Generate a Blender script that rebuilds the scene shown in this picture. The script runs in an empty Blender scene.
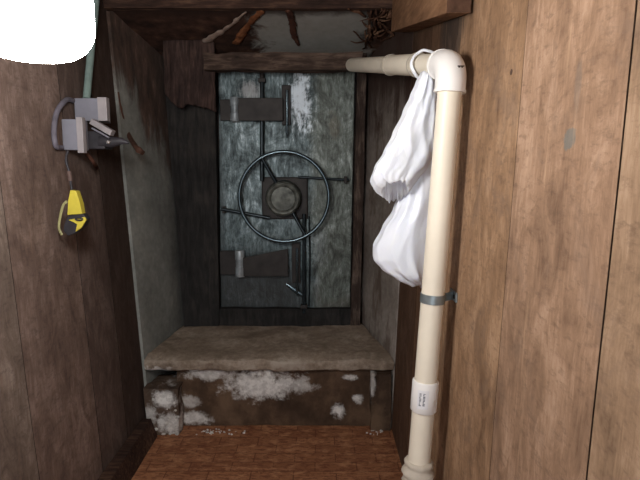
import bpy, bmesh, math, random
from mathutils import Vector, noise, Matrix
R = math.radians
random.seed(7)
scene = bpy.context.scene
COL = scene.collection

# ------------------------------------------------------------------ camera
CAMZ, PITCH, F = 1.2, R(7.4), 540.0
cd = bpy.data.cameras.new('camera'); cam = bpy.data.objects.new('camera', cd); COL.objects.link(cam)
cam.location = (0, 0, CAMZ); cam.rotation_euler = (R(90) - PITCH, 0, 0)
cd.sensor_width = 36; cd.lens = F / 640 * 36; cd.clip_start = 0.02
scene.camera = cam
def ray(x, y):
    u, v = (x - 320) / F, (240 - y) / F
    return Vector((u, math.cos(PITCH) + v * math.sin(PITCH), -math.sin(PITCH) + v * math.cos(PITCH)))
def P(x, y, Y):                       # point seen at (x, y) on the plane at depth Y
    d = ray(x, y); t = Y / d.y
    return Vector((d.x * t, Y, CAMZ + d.z * t))

YF, YB, LEAN, LEANR = 2.39, 2.88, 0.055, 0.036      # front of the alcove, its back wall, lean of the side walls
_l = P(144, 357, YF); _r = P(396, 357, YF); _lb = P(188, 326, YB); _rb = P(359, 326, YB)
XL = lambda z: _l.x - 0.012 - LEAN * (z - _l.z)
XR = lambda z: 0.377 + LEANR * (z - 1.2)
XLF = lambda z: _l.x - LEAN * (z - _l.z)
XRF = lambda z: min(_r.x + LEAN * (z - _r.z), XR(z) - 0.004)
XLB = lambda z: _lb.x - LEAN * 0.8 * (z - _lb.z)
XRB = lambda z: _rb.x + LEAN * 0.3 * (z - _rb.z)
def on_left(x, y, off=0.0):           # where the line of sight meets the leaning left wall
    d = ray(x, y); c = Vector((0, 0, CAMZ))
    k = XL(0) + off
    t = (k - LEAN * CAMZ) / (d.x + LEAN * d.z)
    return c + d * t
def on_right(x, y, off=0.0):
    d = ray(x, y); c = Vector((0, 0, CAMZ))
    k = XR(0) - off
    t = (k + LEANR * CAMZ) / (d.x - LEANR * d.z)
    return c + d * t

# ------------------------------------------------------------------ mesh helpers
def srgb(r, g, b):
    f = lambda c: (c / 255 / 12.92) if c / 255 <= .04045 else ((c / 255 + .055) / 1.055) ** 2.4
    return (f(r), f(g), f(b), 1)
def hexa(bm, b4, t4):
    v = [bm.verts.new(p) for p in list(b4) + list(t4)]
    fs = [bm.faces.new([v[3], v[2], v[1], v[0]]), bm.faces.new([v[4], v[5], v[6], v[7]])]
    for i in range(4):
        j = (i + 1) % 4
        fs.append(bm.faces.new([v[i], v[j], v[4 + j], v[4 + i]]))
    return v, fs
def box(bm, lo, hi):
    x0, y0, z0 = lo; x1, y1, z1 = hi
    return hexa(bm, [(x0, y0, z0), (x1, y0, z0), (x1, y1, z0), (x0, y1, z0)],
                [(x0, y0, z1), (x1, y0, z1), (x1, y1, z1), (x0, y1, z1)])
def bevel(bm, w, seg=2):
    bmesh.ops.bevel(bm, geom=list(bm.edges), offset=w, segments=seg, affect='EDGES', profile=0.6, clamp_overlap=True)
def frame_of(t):
    t = t.normalized(); a = Vector((0, 0, 1)) if abs(t.z) < 0.9 else Vector((0, 1, 0))
    n = t.cross(a).normalized(); return n, t.cross(n).normalized()
def tube(bm, pts, rad, seg=16, flat=1.0, cap=True, closed=False, jitter=0.0, flatdir=None):
    pts = [Vector(p) for p in pts]; n = len(pts); rings = []
    pn = None
    for i, p in enumerate(pts):
        a = pts[(i - 1) % n] if (closed or i > 0) else p
        b = pts[(i + 1) % n] if (closed or i < n - 1) else p
        t = (b - a).normalized()
        if pn is None:
            if flatdir is not None:
                u = Vector(flatdir); u = (u - t * u.dot(t)).normalized()
            else: u, _ = frame_of(t)
        else:
            u = (pn - t * pn.dot(t)).normalized()
        pn = u; w = t.cross(u)
        r = rad[i] if isinstance(rad, (list, tuple)) else rad
        ring = []
        for k in range(seg):
            an = 2 * math.pi * k / seg
            rr = r * (1 + (jitter * noise.noise(Vector((p.x * 40 + math.cos(an), p.y * 40 + math.sin(an), p.z * 40))) if jitter else 0))
            ring.append(bm.verts.new(p + u * (math.cos(an) * rr * flat) + w * (math.sin(an) * rr)))
        rings.append(ring)
    m = n if closed else n - 1
    for i in range(m):
        A, B = rings[i], rings[(i + 1) % n]
        for k in range(seg):
            bm.faces.new([A[k], A[(k + 1) % seg], B[(k + 1) % seg], B[k]])
    if cap and not closed:
        bm.faces.new(list(reversed(rings[0]))); bm.faces.new(rings[-1])
def lathe(bm, prof, mat4, seg=32):    # prof: (radius, height) along local z
    rings = []
    for r, h in prof:
        if r < 1e-6: rings.append([bm.verts.new(mat4 @ Vector((0, 0, h)))])
        else: rings.append([bm.verts.new(mat4 @ Vector((r * math.cos(2 * math.pi * k / seg), r * math.sin(2 * math.pi * k / seg), h))) for k in range(seg)])
    for A, B in zip(rings, rings[1:]):
        for k in range(seg):
            q = [A[k % len(A)], A[(k + 1) % len(A)], B[(k + 1) % len(B)], B[k % len(B)]]
            q = list(dict.fromkeys(q))
            if len(q) > 2: bm.faces.new(q)
    for rg, rev in ((rings[0], True), (rings[-1], False)):
        if len(rg) > 1: bm.faces.new(rg[::-1] if rev else rg)
def axis_mat(p, d):
    d = Vector(d).normalized()
    return Matrix.Translation(Vector(p)) @ d.to_track_quat('Z', 'Y').to_matrix().to_4x4()
def curve_pts(ctrl, n=8):             # Catmull-Rom through the control points
    c = [Vector(p) for p in ctrl]; c = [c[0] * 2 - c[1]] + c + [c[-1] * 2 - c[-2]]; out = []
    for i in range(1, len(c) - 2):
        for k in range(n):
            t = k / n; a, b, d, e = c[i - 1], c[i], c[i + 1], c[i + 2]
            out.append(0.5 * ((2 * b) + (d - a) * t + (2 * a - 5 * b + 4 * d - e) * t * t + (3 * b - a - 3 * d + e) * t ** 3))
    out.append(c[-2]); return out
def roughen(bm, amp, sc, cuts=0):
    if cuts: bmesh.ops.subdivide_edges(bm, edges=list(bm.edges), cuts=cuts, use_grid_fill=True)
    bm.normal_update()
    off = {v: v.normal.copy() * amp * noise.fractal(v.co * sc, 1.0, 2.0, 4) for v in bm.verts}
    for v, o in off.items(): v.co += o
def wpos(o):
    p = Vector((0, 0, 0))
    while o is not None: p += o.location; o = o.parent
    return p
def obj(name, bm, mats, parent=None, loc=None, smooth=False, auto=True):
    bmesh.ops.recalc_face_normals(bm, faces=list(bm.faces))
    me = bpy.data.meshes.new(name)
    o = bpy.data.objects.new(name, me); COL.objects.link(o)
    if parent is not None: o.parent = parent; base = wpos(parent)
    else: base = Vector(loc) if loc is not None else Vector((0, 0, 0)); o.location = base
    for v in bm.verts: v.co -= base
    bm.to_mesh(me); bm.free()
    for m in (mats if isinstance(mats, (list, tuple)) else [mats]): me.materials.append(m)
    if smooth:
        for p in me.polygons: p.use_smooth = True
        if auto: me.set_sharp_from_angle(angle=R(38))
    return o
def thing(name, label, cat, loc, group=None):
    o = bpy.data.objects.new(name, None); COL.objects.link(o); o.empty_display_size = .05
    o.location = loc; o['label'] = label; o['category'] = cat
    if group: o['group'] = group
    return o
def tag(o, label, cat, group=None, kind=None):
    o['label'] = label; o['category'] = cat
    if group: o['group'] = group
    if kind: o['kind'] = kind
    return o
def struct(name, bm, m, label=None, **k):
    o = obj(name, bm, m, **k); o['kind'] = 'structure'
    if label: o['label'] = label; o['category'] = name.split('_')[0]
    return o

# ------------------------------------------------------------------ material helpers
class Mat:
    def __init__(s, name, rough=.8, metal=0, spec=.3):
        s.m = bpy.data.materials.new(name); s.m.use_nodes = True; s.nt = s.m.node_tree; s.N = s.nt.nodes
        s.b = s.N['Principled BSDF']; s.b.inputs['Roughness'].default_value = rough
        s.b.inputs['Metallic'].default_value = metal; s.b.inputs['Specular IOR Level'].default_value = spec
        s.tc = s.N.new('ShaderNodeTexCoord').outputs['Object']
    def link(s, a, i):
        if hasattr(a, 'is_linked'): s.nt.links.new(a, i)
        else: i.default_value = a
    def map(s, scale=(1, 1, 1), loc=(0, 0, 0), rot=(0, 0, 0), src=None):
        n = s.N.new('ShaderNodeMapping'); s.link(src or s.tc, n.inputs[0])
        n.inputs['Location'].default_value = loc; n.inputs['Rotation'].default_value = rot; n.inputs['Scale'].default_value = scale
        return n.outputs[0]
    def noise(s, scale=5, st=(1, 1, 1), detail=6, rough=.55, dist=0, loc=(0, 0, 0)):
        n = s.N.new('ShaderNodeTexNoise'); s.link(s.map(st, loc), n.inputs['Vector'])
        n.inputs['Scale'].default_value = scale; n.inputs['Detail'].default_value = detail
        n.inputs['Roughness'].default_value = rough; n.inputs['Distortion'].default_value = dist
        return n.outputs['Fac']
    def ramp(s, fac, stops):
        n = s.N.new('ShaderNodeValToRGB'); s.link(fac, n.inputs[0]); e = n.color_ramp.elements
        while len(e) < len(stops): e.new(.5)
        for k, (p, c) in zip(e, stops):
            k.position = p; k.color = c if isinstance(c, tuple) else (c, c, c, 1)
        return n.outputs[0]
    def step(s, v, a, b):
        n = s.N.new('ShaderNodeMapRange'); n.interpolation_type = 'SMOOTHSTEP'; s.link(v, n.inputs[0])
        n.inputs[1].default_value = a; n.inputs[2].default_value = b; return n.outputs[0]
    def math(s, op, a, b=0.0):
        n = s.N.new('ShaderNodeMath'); n.operation = op; s.link(a, n.inputs[0]); s.link(b, n.inputs[1]); return n.outputs[0]
    def add(s, a, b): return s.math('ADD', a, b)
    def mul(s, a, b): return s.math('MULTIPLY', a, b)
    def mix(s, f, a, b, mode='MIX'):
        n = s.N.new('ShaderNodeMix'); n.data_type = 'RGBA'; n.blend_type = mode
        s.link(f, n.inputs[0]); s.link(a, n.inputs[6]); s.link(b, n.inputs[7]); return n.outputs[2]
    def xyz(s):
        n = s.N.new('ShaderNodeSeparateXYZ'); s.link(s.tc, n.inputs[0]); return n.outputs
    def blob(s, c, r):                # 1 at c, 0 at the ellipsoid's surface
        n = s.N.new('ShaderNodeVectorMath'); n.operation = 'LENGTH'
        s.link(s.map((1 / r[0], 1 / r[1], 1 / r[2]), (-c[0] / r[0], -c[1] / r[1], -c[2] / r[2])), n.inputs[0])
        return s.math('SUBTRACT', 1.0, n.outputs['Value'])
    def attr(s, name):
        n = s.N.new('ShaderNodeAttribute'); n.attribute_name = name; return n.outputs
    def col(s, c): s.link(c, s.b.inputs['Base Color']); return s
    def bump(s, h, strength=.3, dist=.01):
        n = s.N.new('ShaderNodeBump'); n.inputs['Strength'].default_value = strength; n.inputs['Distance'].default_value = dist
        s.link(h, n.inputs['Height']); s.link(n.outputs[0], s.b.inputs['Normal']); return s
def flat_mat(name, c, rough=.6, metal=0, vary=.25, sc=30, spec=.3, bump=.15):
    m = Mat(name, rough, metal, spec); n = m.noise(sc)
    d = tuple(x * (1 - vary) for x in c[:3]) + (1,); l = tuple(min(1, x * (1 + vary)) for x in c[:3]) + (1,)
    m.col(m.ramp(n, [(.3, d), (.7, l)]))
    if bump: m.bump(n, bump, .004)
    return m.m

def plank_mat(name, dark, mid, light, stains):
    m = Mat(name, .85, 0, .2)
    tint = m.attr('board')
    g = m.noise(9, (1.3, 1.5, .75), 9, .74, 1.2); fine = m.noise(40, (1, 3.0, .3), 5, .7); big = m.noise(4.5, (1, 1.2, .8), 5, .65, .4)
    v = m.add(m.add(m.mul(g, .44), m.mul(fine, .18)), m.mul(big, .38))
    c = m.ramp(v, [(.36, dark), (.5, mid), (.64, light)])
    c = m.mix(1.0, c, tint['Color'], 'MULTIPLY')
    saw = m.noise(60, (1, .5, 1.3), 5, .7)
    c = m.mix(m.mul(m.step(saw, .48, .72), .55), c, dark)
    for f in stains: c = f(m, c)
    m.col(c); m.bump(m.add(m.mul(fine, .7), m.mul(saw, .5)), .35, .006)
    return m.m

# right-hand boards: warm tan; stain and painted-in shadow darken them back past the pipe
def rot_shade_right(m, c):
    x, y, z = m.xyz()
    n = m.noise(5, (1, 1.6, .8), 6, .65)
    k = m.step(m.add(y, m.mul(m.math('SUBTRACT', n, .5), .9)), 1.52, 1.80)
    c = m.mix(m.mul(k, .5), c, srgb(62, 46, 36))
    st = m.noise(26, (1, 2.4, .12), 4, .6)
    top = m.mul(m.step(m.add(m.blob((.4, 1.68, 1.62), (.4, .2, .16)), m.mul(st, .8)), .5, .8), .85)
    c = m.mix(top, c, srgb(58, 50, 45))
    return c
def marks_right(m, c):
    p = on_right(511, 72); n = m.noise(60)
    k = m.step(m.add(m.blob(p, (.05, .010, .008)), m.mul(n, .3)), .30, .5); c = m.mix(k, c, srgb(60, 38, 26))
    p = on_right(569, 139)
    k = m.step(m.add(m.blob(p, (.05, .030, .022)), m.mul(m.noise(70, (1, .7, .9)), 1.6)), .95, 1.25); c = m.mix(m.mul(k, .7), c, srgb(104, 108, 104))
    p = on_right(578, 86)
    k = m.step(m.add(m.blob(p, (.05, .015, .05)), m.mul(m.noise(40, (1, 1, .4)), .9)), .6, 1.0); c = m.mix(m.mul(k, .35), c, srgb(110, 104, 98))
    k = m.step(m.noise(6, (1, 1, .9), 7, .75, .5, (0, 7.3, 2)), .50, .66); c = m.mix(m.mul(k, .45), c, srgb(118, 98, 84))
    k = m.step(m.noise(14, (1, 3, .22), 4, .6, 0, (0, 3.3, 0)), .62, .72); c = m.mix(m.mul(k, .35), c, srgb(190, 158, 126))
    return c
WOOD_R = plank_mat('tan_boards', srgb(100, 79, 64), srgb(147, 120, 99), srgb(184, 156, 134), [rot_shade_right, marks_right])
def streak_left(m, c):
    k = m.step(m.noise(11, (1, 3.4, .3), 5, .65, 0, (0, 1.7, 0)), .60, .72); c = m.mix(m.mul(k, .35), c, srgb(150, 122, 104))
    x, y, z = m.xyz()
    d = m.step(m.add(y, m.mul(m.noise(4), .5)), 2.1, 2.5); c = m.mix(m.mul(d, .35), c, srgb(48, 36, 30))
    return c
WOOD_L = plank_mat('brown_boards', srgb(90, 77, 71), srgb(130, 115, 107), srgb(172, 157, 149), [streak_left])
def dark_wood(name, a, b, c, st=(1, 8, 8)):
    m = Mat(name, .85, 0, .2); g = m.noise(8, st, 8, .65, .5); n = m.noise(7, detail=4)
    v = m.add(m.mul(g, .6), m.mul(n, .4)); m.col(m.ramp(v, [(.36, a), (.5, b), (.66, c)])); m.bump(g, .5, .008); return m.m
ROT = dark_wood('rotten_wood', srgb(38, 27, 23), srgb(64, 46, 38), srgb(104, 78, 62))
BEAMW = dark_wood('beam_wood', srgb(104, 76, 54), srgb(132, 98, 72), srgb(158, 122, 92), (8, 1.2, 8))
ENDW = dark_wood('end_grain', srgb(62, 44, 34), srgb(86, 62, 48), srgb(104, 78, 62), (3, 3, 3))
ORANGE = dark_wood('orange_rotten_wood', srgb(70, 42, 26), srgb(112, 68, 42), srgb(140, 92, 62), (3, 3, 3))
PALE = dark_wood('pale_rotten_wood', srgb(92, 76, 66), srgb(132, 112, 100), srgb(160, 142, 130), (3, 3, 3))
RUSTBR = dark_wood('rust_brown', srgb(46, 28, 22), srgb(74, 46, 36), srgb(100, 68, 52), (3, 3, 3))

# concrete of the alcove
def concrete(name, base, lo, hi, stains=()):
    m = Mat(name, .9, 0, .2); a = m.noise(3.5, detail=8, rough=.65); b = m.noise(40, detail=5)
    c = m.ramp(m.add(m.mul(a, .75), m.mul(b, .25)), [(.34, lo), (.5, base), (.66, hi)])
    for f in stains: c = f(m, c)
    m.col(c); m.bump(m.add(m.mul(a, .6), m.mul(b, .4)), .35, .01); return m.m
def rot_shade_left(m, c):
    x, y, z = m.xyz()
    n = m.noise(6, (1, 2.2, .5), 7, .7, .4)
    v = m.add(m.add(z, m.mul(m.math('SUBTRACT', y, 2.4), .95)), m.mul(m.math('SUBTRACT', n, .5), .75))
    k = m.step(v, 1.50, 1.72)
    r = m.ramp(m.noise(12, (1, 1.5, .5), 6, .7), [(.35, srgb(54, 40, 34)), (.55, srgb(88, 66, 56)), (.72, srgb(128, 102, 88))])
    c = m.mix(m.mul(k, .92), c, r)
    e = m.step(m.add(y, m.mul(n, .22)), 2.76, 2.92); c = m.mix(m.mul(e, .4), c, srgb(60, 54, 50))  # recess shade near the hatch corner painted over the concrete
    return c
def rot_shade_reveal(m, c):
    x, y, z = m.xyz(); n = m.noise(5, (1, 2, .6), 7, .7, .4)
    k = m.step(n, .46, .64); c = m.mix(m.mul(k, .7), c, srgb(84, 66, 54))
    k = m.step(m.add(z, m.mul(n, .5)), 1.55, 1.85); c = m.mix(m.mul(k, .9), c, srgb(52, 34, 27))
    k = m.step(m.add(y, m.mul(n, .2)), 2.78, 2.95); c = m.mix(m.mul(k, .4), c, srgb(70, 54, 48)); return c  # last mask puts shade at the back of the recess into the colour
CON_L = concrete('grey_green_concrete', srgb(134, 136, 131), srgb(108, 110, 106), srgb(160, 161, 154), [rot_shade_left])
CON_R = concrete('stained_concrete', srgb(142, 134, 126), srgb(110, 102, 94), srgb(168, 160, 152), [rot_shade_reveal])
def rot_ceiling(m, c):
    x, y, z = m.xyz(); n = m.noise(8, detail=7, rough=.7, dist=.5)
    r = m.ramp(m.noise(16, detail=5), [(.35, srgb(40, 27, 22)), (.6, srgb(72, 50, 40)), (.75, srgb(100, 74, 58))])
    L = m.step(m.add(m.mul(x, -1), m.mul(n, .35)), .42, .50); c = m.mix(L, c, r)
    q = m.step(m.add(x, m.mul(n, .35)), .36, .44); c = m.mix(q, c, r)
    f = m.step(m.add(m.mul(y, -1), m.mul(n, .1)), -2.42, -2.36); c = m.mix(m.mul(f, .85), c, srgb(46, 32, 27))
    return c
CON_T = concrete('grey_ceiling_slab', srgb(140, 138, 132), srgb(126, 124, 118), srgb(152, 150, 144), [rot_ceiling])
DARKSTEEL = flat_mat('dark_rusty_steel', srgb(52, 44, 42), .6, .3, .4, 14)

# ------------------------------------------------------------------ setting
CEIL = 2.06; BACK = -1.3
bm = bmesh.new(); box(bm, (XL(CEIL) - .3, BACK, -.08), (XR(CEIL) + .3, YB + .1, 0))
m = Mat('reddish_floor', .75, 0, .25)
br = m.N.new('ShaderNodeTexBrick'); m.link(m.map((1, 1, 1), (.02, 0, 0)), br.inputs['Vector'])
br.inputs['Scale'].default_value = 1; br.inputs['Brick Width'].default_value = .17; br.inputs['Row Height'].default_value = .07
br.inputs['Mortar Size'].default_value = .003; br.inputs['Mortar Smooth'].default_value = .6; br.offset = .5
br.inputs['Color1'].default_value = srgb(176, 122, 86); br.inputs['Color2'].default_value = srgb(148, 98, 68); br.inputs['Mortar'].default_value = srgb(112, 70, 50)
n1 = m.noise(26, (1, 2.6, 1), 7, .75, .8); n2 = m.noise(14, (1, 2, 1), 5, .7)
c = m.mix(m.mul(m.step(n1, .44, .6), .85), br.outputs['Color'], srgb(116, 70, 50))
c = m.mix(m.mul(m.step(n2, .5, .64), .6), c, srgb(204, 150, 110)); m.col(c)
m.bump(m.add(m.mul(br.outputs['Fac'], -.5), n1), .4, .008)
struct('floor', bm, m.m)

def plank_wall(name, seams, z0, z1, sx, XW, mat, tints):
    bm = bmesh.new(); lay = bm.loops.layers.color.new('board'); rnd = random.Random(3)
    for i, (a, b) in enumerate(zip(seams, seams[1:])):
        dx = rnd.uniform(-.0006, .0006); n0 = len(bm.faces); g = .0025
        w = rnd.uniform(-.006, .006)
        p = lambda z, y, o: (XW(z) + sx * (o + (0 if o else dx)), y, z)
        before = set(bm.faces)
        zs = [z0 + (z1 - z0) * k / 14 for k in range(15)]
        # inner face in strips so that the board edge can wander a little
        def ed(y, z, s): return y + .004 * noise.noise(Vector((y * 13, z * 2.3, s)))
        hv = []
        for z in zs:
            hv.append([bm.verts.new(p(z, ed(a, z, 1) + g, 0)), bm.verts.new(p(z, ed(b, z, 1) - g, 0)),
                       bm.verts.new(p(z, ed(b, z, 1) - g, .05)), bm.verts.new(p(z, ed(a, z, 1) + g, .05))])
        for A, B in zip(hv, hv[1:]):
            for k in range(4): bm.faces.new([A[k], A[(k + 1) % 4], B[(k + 1) % 4], B[k]])
        bm.faces.new(hv[0]); bm.faces.new(hv[-1])
        t = tints[i % len(tints)]
        for f in bm.faces:
            if f not in before:
                
                    q = f.calc_center_median(); f.normal_update()
                    e = .55 if abs(f.normal.y) > .7 else 1  # board sides tinted darker, shade of the gaps put into the colour
                    for l in f.loops: l[lay] = (t[0] * e, t[1] * e, t[2] * e, 1)
    before = set(bm.faces)                                     # sheathing behind the boards closes the gaps
    a, b = seams[0], seams[-1]
    hexa(bm, [(XW(z0) + sx * .05, a, z0), (XW(z0) + sx * .05, b, z0), (XW(z0) + sx * .09, b, z0), (XW(z0) + sx * .09, a, z0)],
         [(XW(z1) + sx * .05, a, z1), (XW(z1) + sx * .05, b, z1), (XW(z1) + sx * .09, b, z1), (XW(z1) + sx * .09, a, z1)])
    for f in bm.faces:
        if f not in before:
            for l in f.loops: l[lay] = (.4, .37, .35, 1)
    return struct(name, bm, mat)
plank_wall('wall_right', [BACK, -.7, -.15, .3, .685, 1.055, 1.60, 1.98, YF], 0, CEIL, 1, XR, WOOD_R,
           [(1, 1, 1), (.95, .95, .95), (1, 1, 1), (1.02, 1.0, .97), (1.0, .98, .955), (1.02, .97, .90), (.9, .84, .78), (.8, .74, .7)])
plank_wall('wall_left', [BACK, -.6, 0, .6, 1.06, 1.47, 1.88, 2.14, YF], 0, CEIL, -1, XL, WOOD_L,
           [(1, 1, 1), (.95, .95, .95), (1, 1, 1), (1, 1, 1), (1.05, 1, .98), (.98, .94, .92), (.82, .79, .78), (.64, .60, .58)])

bm = bmesh.new()
hexa(bm, [(XL(0) + .003, .9, .0005), (XL(0) + .075, .9, .0005), (XL(0) + .062, 2.31, .0005), (XL(0) + .003, 2.31, .0005)],
     [(XL(.09) + .003, .9, .09), (XL(.09) + .058, .9, .09), (XL(.09) + .045, 2.31, .09), (XL(.09) + .003, 2.31, .09)])
roughen(bm, .006, 8, 10)
for v in bm.verts: v.co.z = max(v.co.z, .0005); v.co.x = max(v.co.x, XL(v.co.z) + .002)
struct('baseboard_left', bm, ROT)
bm = bmesh.new(); box(bm, (XL(CEIL) - .3, BACK, CEIL), (XR(CEIL) + .3, YF + .6, CEIL + .06))
struct('ceiling', bm, dark_wood('ceiling_wood', srgb(70, 54, 44), srgb(92, 72, 58), srgb(116, 92, 76), (1, 9, 9)))

# alcove: back wall, two concrete reveals and the slab overhead
TZ0, TZ1 = P(300, 8, YF).z, P(300, 50, 2.62).z
bm = bmesh.new(); box(bm, (XLB(1) - .25, YB, 0), (XRB(1) + .25, YB + .08, CEIL))
struct('wall_back', bm, DARKSTEEL)
def reveal(name, XFn, XBn, s, mat):
    bm = bmesh.new()
    f = lambda z: [(XFn(z), YF, z), (XBn(z), YB, z), (XBn(z) + s * .22, YB, z), (XFn(z) + s * .1, YF, z)]
    hexa(bm, f(0), f(CEIL)); 
    bmesh.ops.subdivide_edges(bm, edges=list(bm.edges), cuts=10, use_grid_fill=True)
    for v in bm.verts:
        if YF + .02 < v.co.y < YB - .02: v.co.x += .008 * noise.fractal(v.co * 6, 1, 2, 3)
    return struct(name, bm, mat, smooth=True)
reveal('wall_alcove_left', XLF, XLB, -1, CON_L)
reveal('wall_alcove_right', XRF, XRB, 1, CON_R)
bm = bmesh.new()
f = lambda y, z: [(XL(z) - .05, y, z), (XR(z) + .05, y, z)]
a0, a1 = f(YF, TZ0); b0, b1 = f(YB, TZ1)
hexa(bm, [a0, a1, b1, b0], [(a0[0], a0[1], CEIL), (a1[0], a1[1], CEIL), (b1[0], b1[1], CEIL), (b0[0], b0[1], CEIL)])
struct('ceiling_alcove', bm, CON_T)

# header board across the front of the alcove
bm = bmesh.new(); box(bm, (XL(2) + .012, YF - .04, TZ0 - .012), (XR(1.9) - .012, YF - .002, TZ0 + .12)); roughen(bm, .006, 9, 8)
struct('trim_1', bm, ROT)
# jambs and threshold of the hatch opening
zs0 = P(280, 325, 2.84).z
def jamb(name, xb, xt, wall, s, m):
    bm = bmesh.new(); z0, z1 = _lb.z - .01, P(280, 60, 2.84).z + .05
    A = P(xb, 318, 2.79); B = P(xt, 60, 2.79)
    ib = [(A.x, 2.79, z0), (A.x, YB - .002, z0)]; it = [(B.x, 2.79, z1), (B.x, YB - .002, z1)]
    wb, wt = wall(z0) + s * .004, wall(z1) + s * .004
    hexa(bm, [(wb, 2.79, z0), ib[0], ib[1], (wb, YB - .002, z0)], [(wt, 2.79, z1), it[0], it[1], (wt, YB - .002, z1)])
    roughen(bm, .006, 14, 6); return struct(name, bm, m)
JAMB = dark_wood('dark_jamb', srgb(30, 29, 28), srgb(44, 42, 41), srgb(62, 58, 54), (6, 6, 1))
JAMBR = dark_wood('rusty_jamb', srgb(40, 32, 28), srgb(62, 50, 44), srgb(112, 98, 88), (6, 6, 1))
jamb('trim_2', 219, 214, XLB, 1, JAMB); jamb('trim_3', 351, 358, XRB, -1, JAMBR)
bm = bmesh.new(); q = P(280, 309, 2.80).z
box(bm, (P(219, 318, 2.8).x - .01, 2.80, zs0 - .03), (P(352, 318, 2.8).x + .01, YB - .003, q)); roughen(bm, .005, 12, 6)
struct('trim_4', bm, JAMB)

# ------------------------------------------------------------------ lintel beam over the hatch
bm = bmesh.new(); lt = P(210, 53, 2.62).z; lb = P(210, 69.5, 2.60).z
box(bm, (P(203, 60, 2.60).x, 2.60, lb), (P(362, 60, 2.60).x, 2.67, lt)); roughen(bm, .010, 11, 10)
o = obj('wooden_lintel', bm, dark_wood('lintel_wood', srgb(40, 31, 27), srgb(70, 56, 48), srgb(112, 94, 82), (1.2, 8, 8)), loc=P(280, 71, 2.7), smooth=True)
tag(o, 'dark rotting wooden lintel laid over the steel hatch', 'lintel')

# ------------------------------------------------------------------ steel hatch door
DY = 2.84                               # face of the leaf
def H(x, y, off=0.0): return P(x, y, DY - off)
door = thing('steel_hatch', 'weathered grey steel hatch with a round handwheel set in the alcove', 'hatch', H(285, 309))
m = Mat('weathered_steel', .42, .25, .5)
loc = wpos(door)
a = m.noise(7.5, (1.2, 1, .9), 9, .74, 1.4); b = m.noise(22, (2.2, 1, .5), 6, .7); s2 = m.noise(5, detail=5, rough=.6, loc=(2, 0, 1)); fs = m.noise(55, (2.2, 1, .6), 4, .7)
v = m.add(m.add(m.mul(a, .5), m.mul(b, .32)), m.mul(fs, .18))
c = m.ramp(v, [(.40, srgb(34, 44, 47)), (.47, srgb(74, 88, 90)), (.54, srgb(116, 132, 135)), (.63, srgb(200, 214, 220))])
x, y, z = m.xyz()
ol = m.step(m.add(x, m.mul(s2, .16)), .19, .27)
c = m.mix(m.mul(ol, .62), c, m.ramp(v, [(.40, srgb(60, 60, 50)), (.52, srgb(106, 108, 94)), (.63, srgb(160, 162, 148))]))
p = H(300, 100) - loc; k = m.step(m.add(m.blob(p, (.085, .5, .22)), m.mul(m.math('SUBTRACT', v, .5), 5.0)), .12, .7); c = m.mix(m.mul(k, .9), c, srgb(224, 234, 242))  # streak of lamp reflection painted into the steel colour
p = H(250, 90) - loc; k = m.step(m.add(m.blob(p, (.13, .5, .10)), m.mul(m.math('SUBTRACT', v, .5), 3.0)), .3, .8); c = m.mix(m.mul(k, .5), c, srgb(190, 186, 184))
p = H(245, 300) - loc; k = m.step(m.add(m.blob(p, (.40, .5, .32)), m.mul(m.math('SUBTRACT', a, .5), 1.6)), -.05, .38); c = m.mix(m.mul(k, .86), c, srgb(46, 47, 46))  # shading of the lower leaf painted into the steel colour
p = H(217, 190) - loc; k = m.step(m.add(m.blob(p, (.07, .5, 1.0)), m.mul(m.math('SUBTRACT', a, .5), 2)), .2, .8); c = m.mix(m.mul(k, .7), c, srgb(40, 46, 48))
p = H(320, 250) - loc; k = m.step(m.add(m.blob(p, (.10, .5, .2)), m.mul(m.math('SUBTRACT', v, .5), 3)), .35, .9); c = m.mix(m.mul(k, .35), c, srgb(150, 160, 162))
p = H(334, 128) - loc; k = m.step(m.add(m.blob(p, (.06, .5, .12)), m.mul(m.math('SUBTRACT', a, .5), 3)), .3, .8); c = m.mix(m.mul(k, .55), c, srgb(84, 74, 54))
p = H(340, 315) - loc; k = m.step(m.add(m.blob(p, (.2, .5, .16)), m.mul(m.math('SUBTRACT', a, .5), 2)), .2, .7); c = m.mix(m.mul(k, .6), c, srgb(78, 72, 60))
m.col(c); m.bump(m.add(m.mul(a, .6), m.mul(b, .5)), .45, .012)
m.link(m.ramp(v, [(.35, .62), (.62, .36)]), m.b.inputs['Roughness'])
STEEL = m.m
BLUE_IRON = flat_mat('dark_blue_iron', srgb(38, 46, 50), .3, .6, .35, 24, .5)
RIM_IRON = flat_mat('worn_wheel_steel', srgb(88, 102, 108), .25, .8, .2, 24, .5)
IRON = flat_mat('dark_iron', srgb(50, 46, 44), .55, .2, .35, 18)
HUBM = flat_mat('hub_grime', srgb(92, 94, 88), .5, .3, .7, 30)
bm = bmesh.new()
A, B, C_, D_ = H(218, 66), H(355, 66), H(350, 308), H(221, 308)
hexa(bm, [D_, C_, C_ + Vector((0, .036, 0)), D_ + Vector((0, .036, 0))], [A, B, B + Vector((0, .036, 0)), A + Vector((0, .036, 0))])
bevel(bm, .004); obj('door_leaf', bm, STEEL, door)
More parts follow.
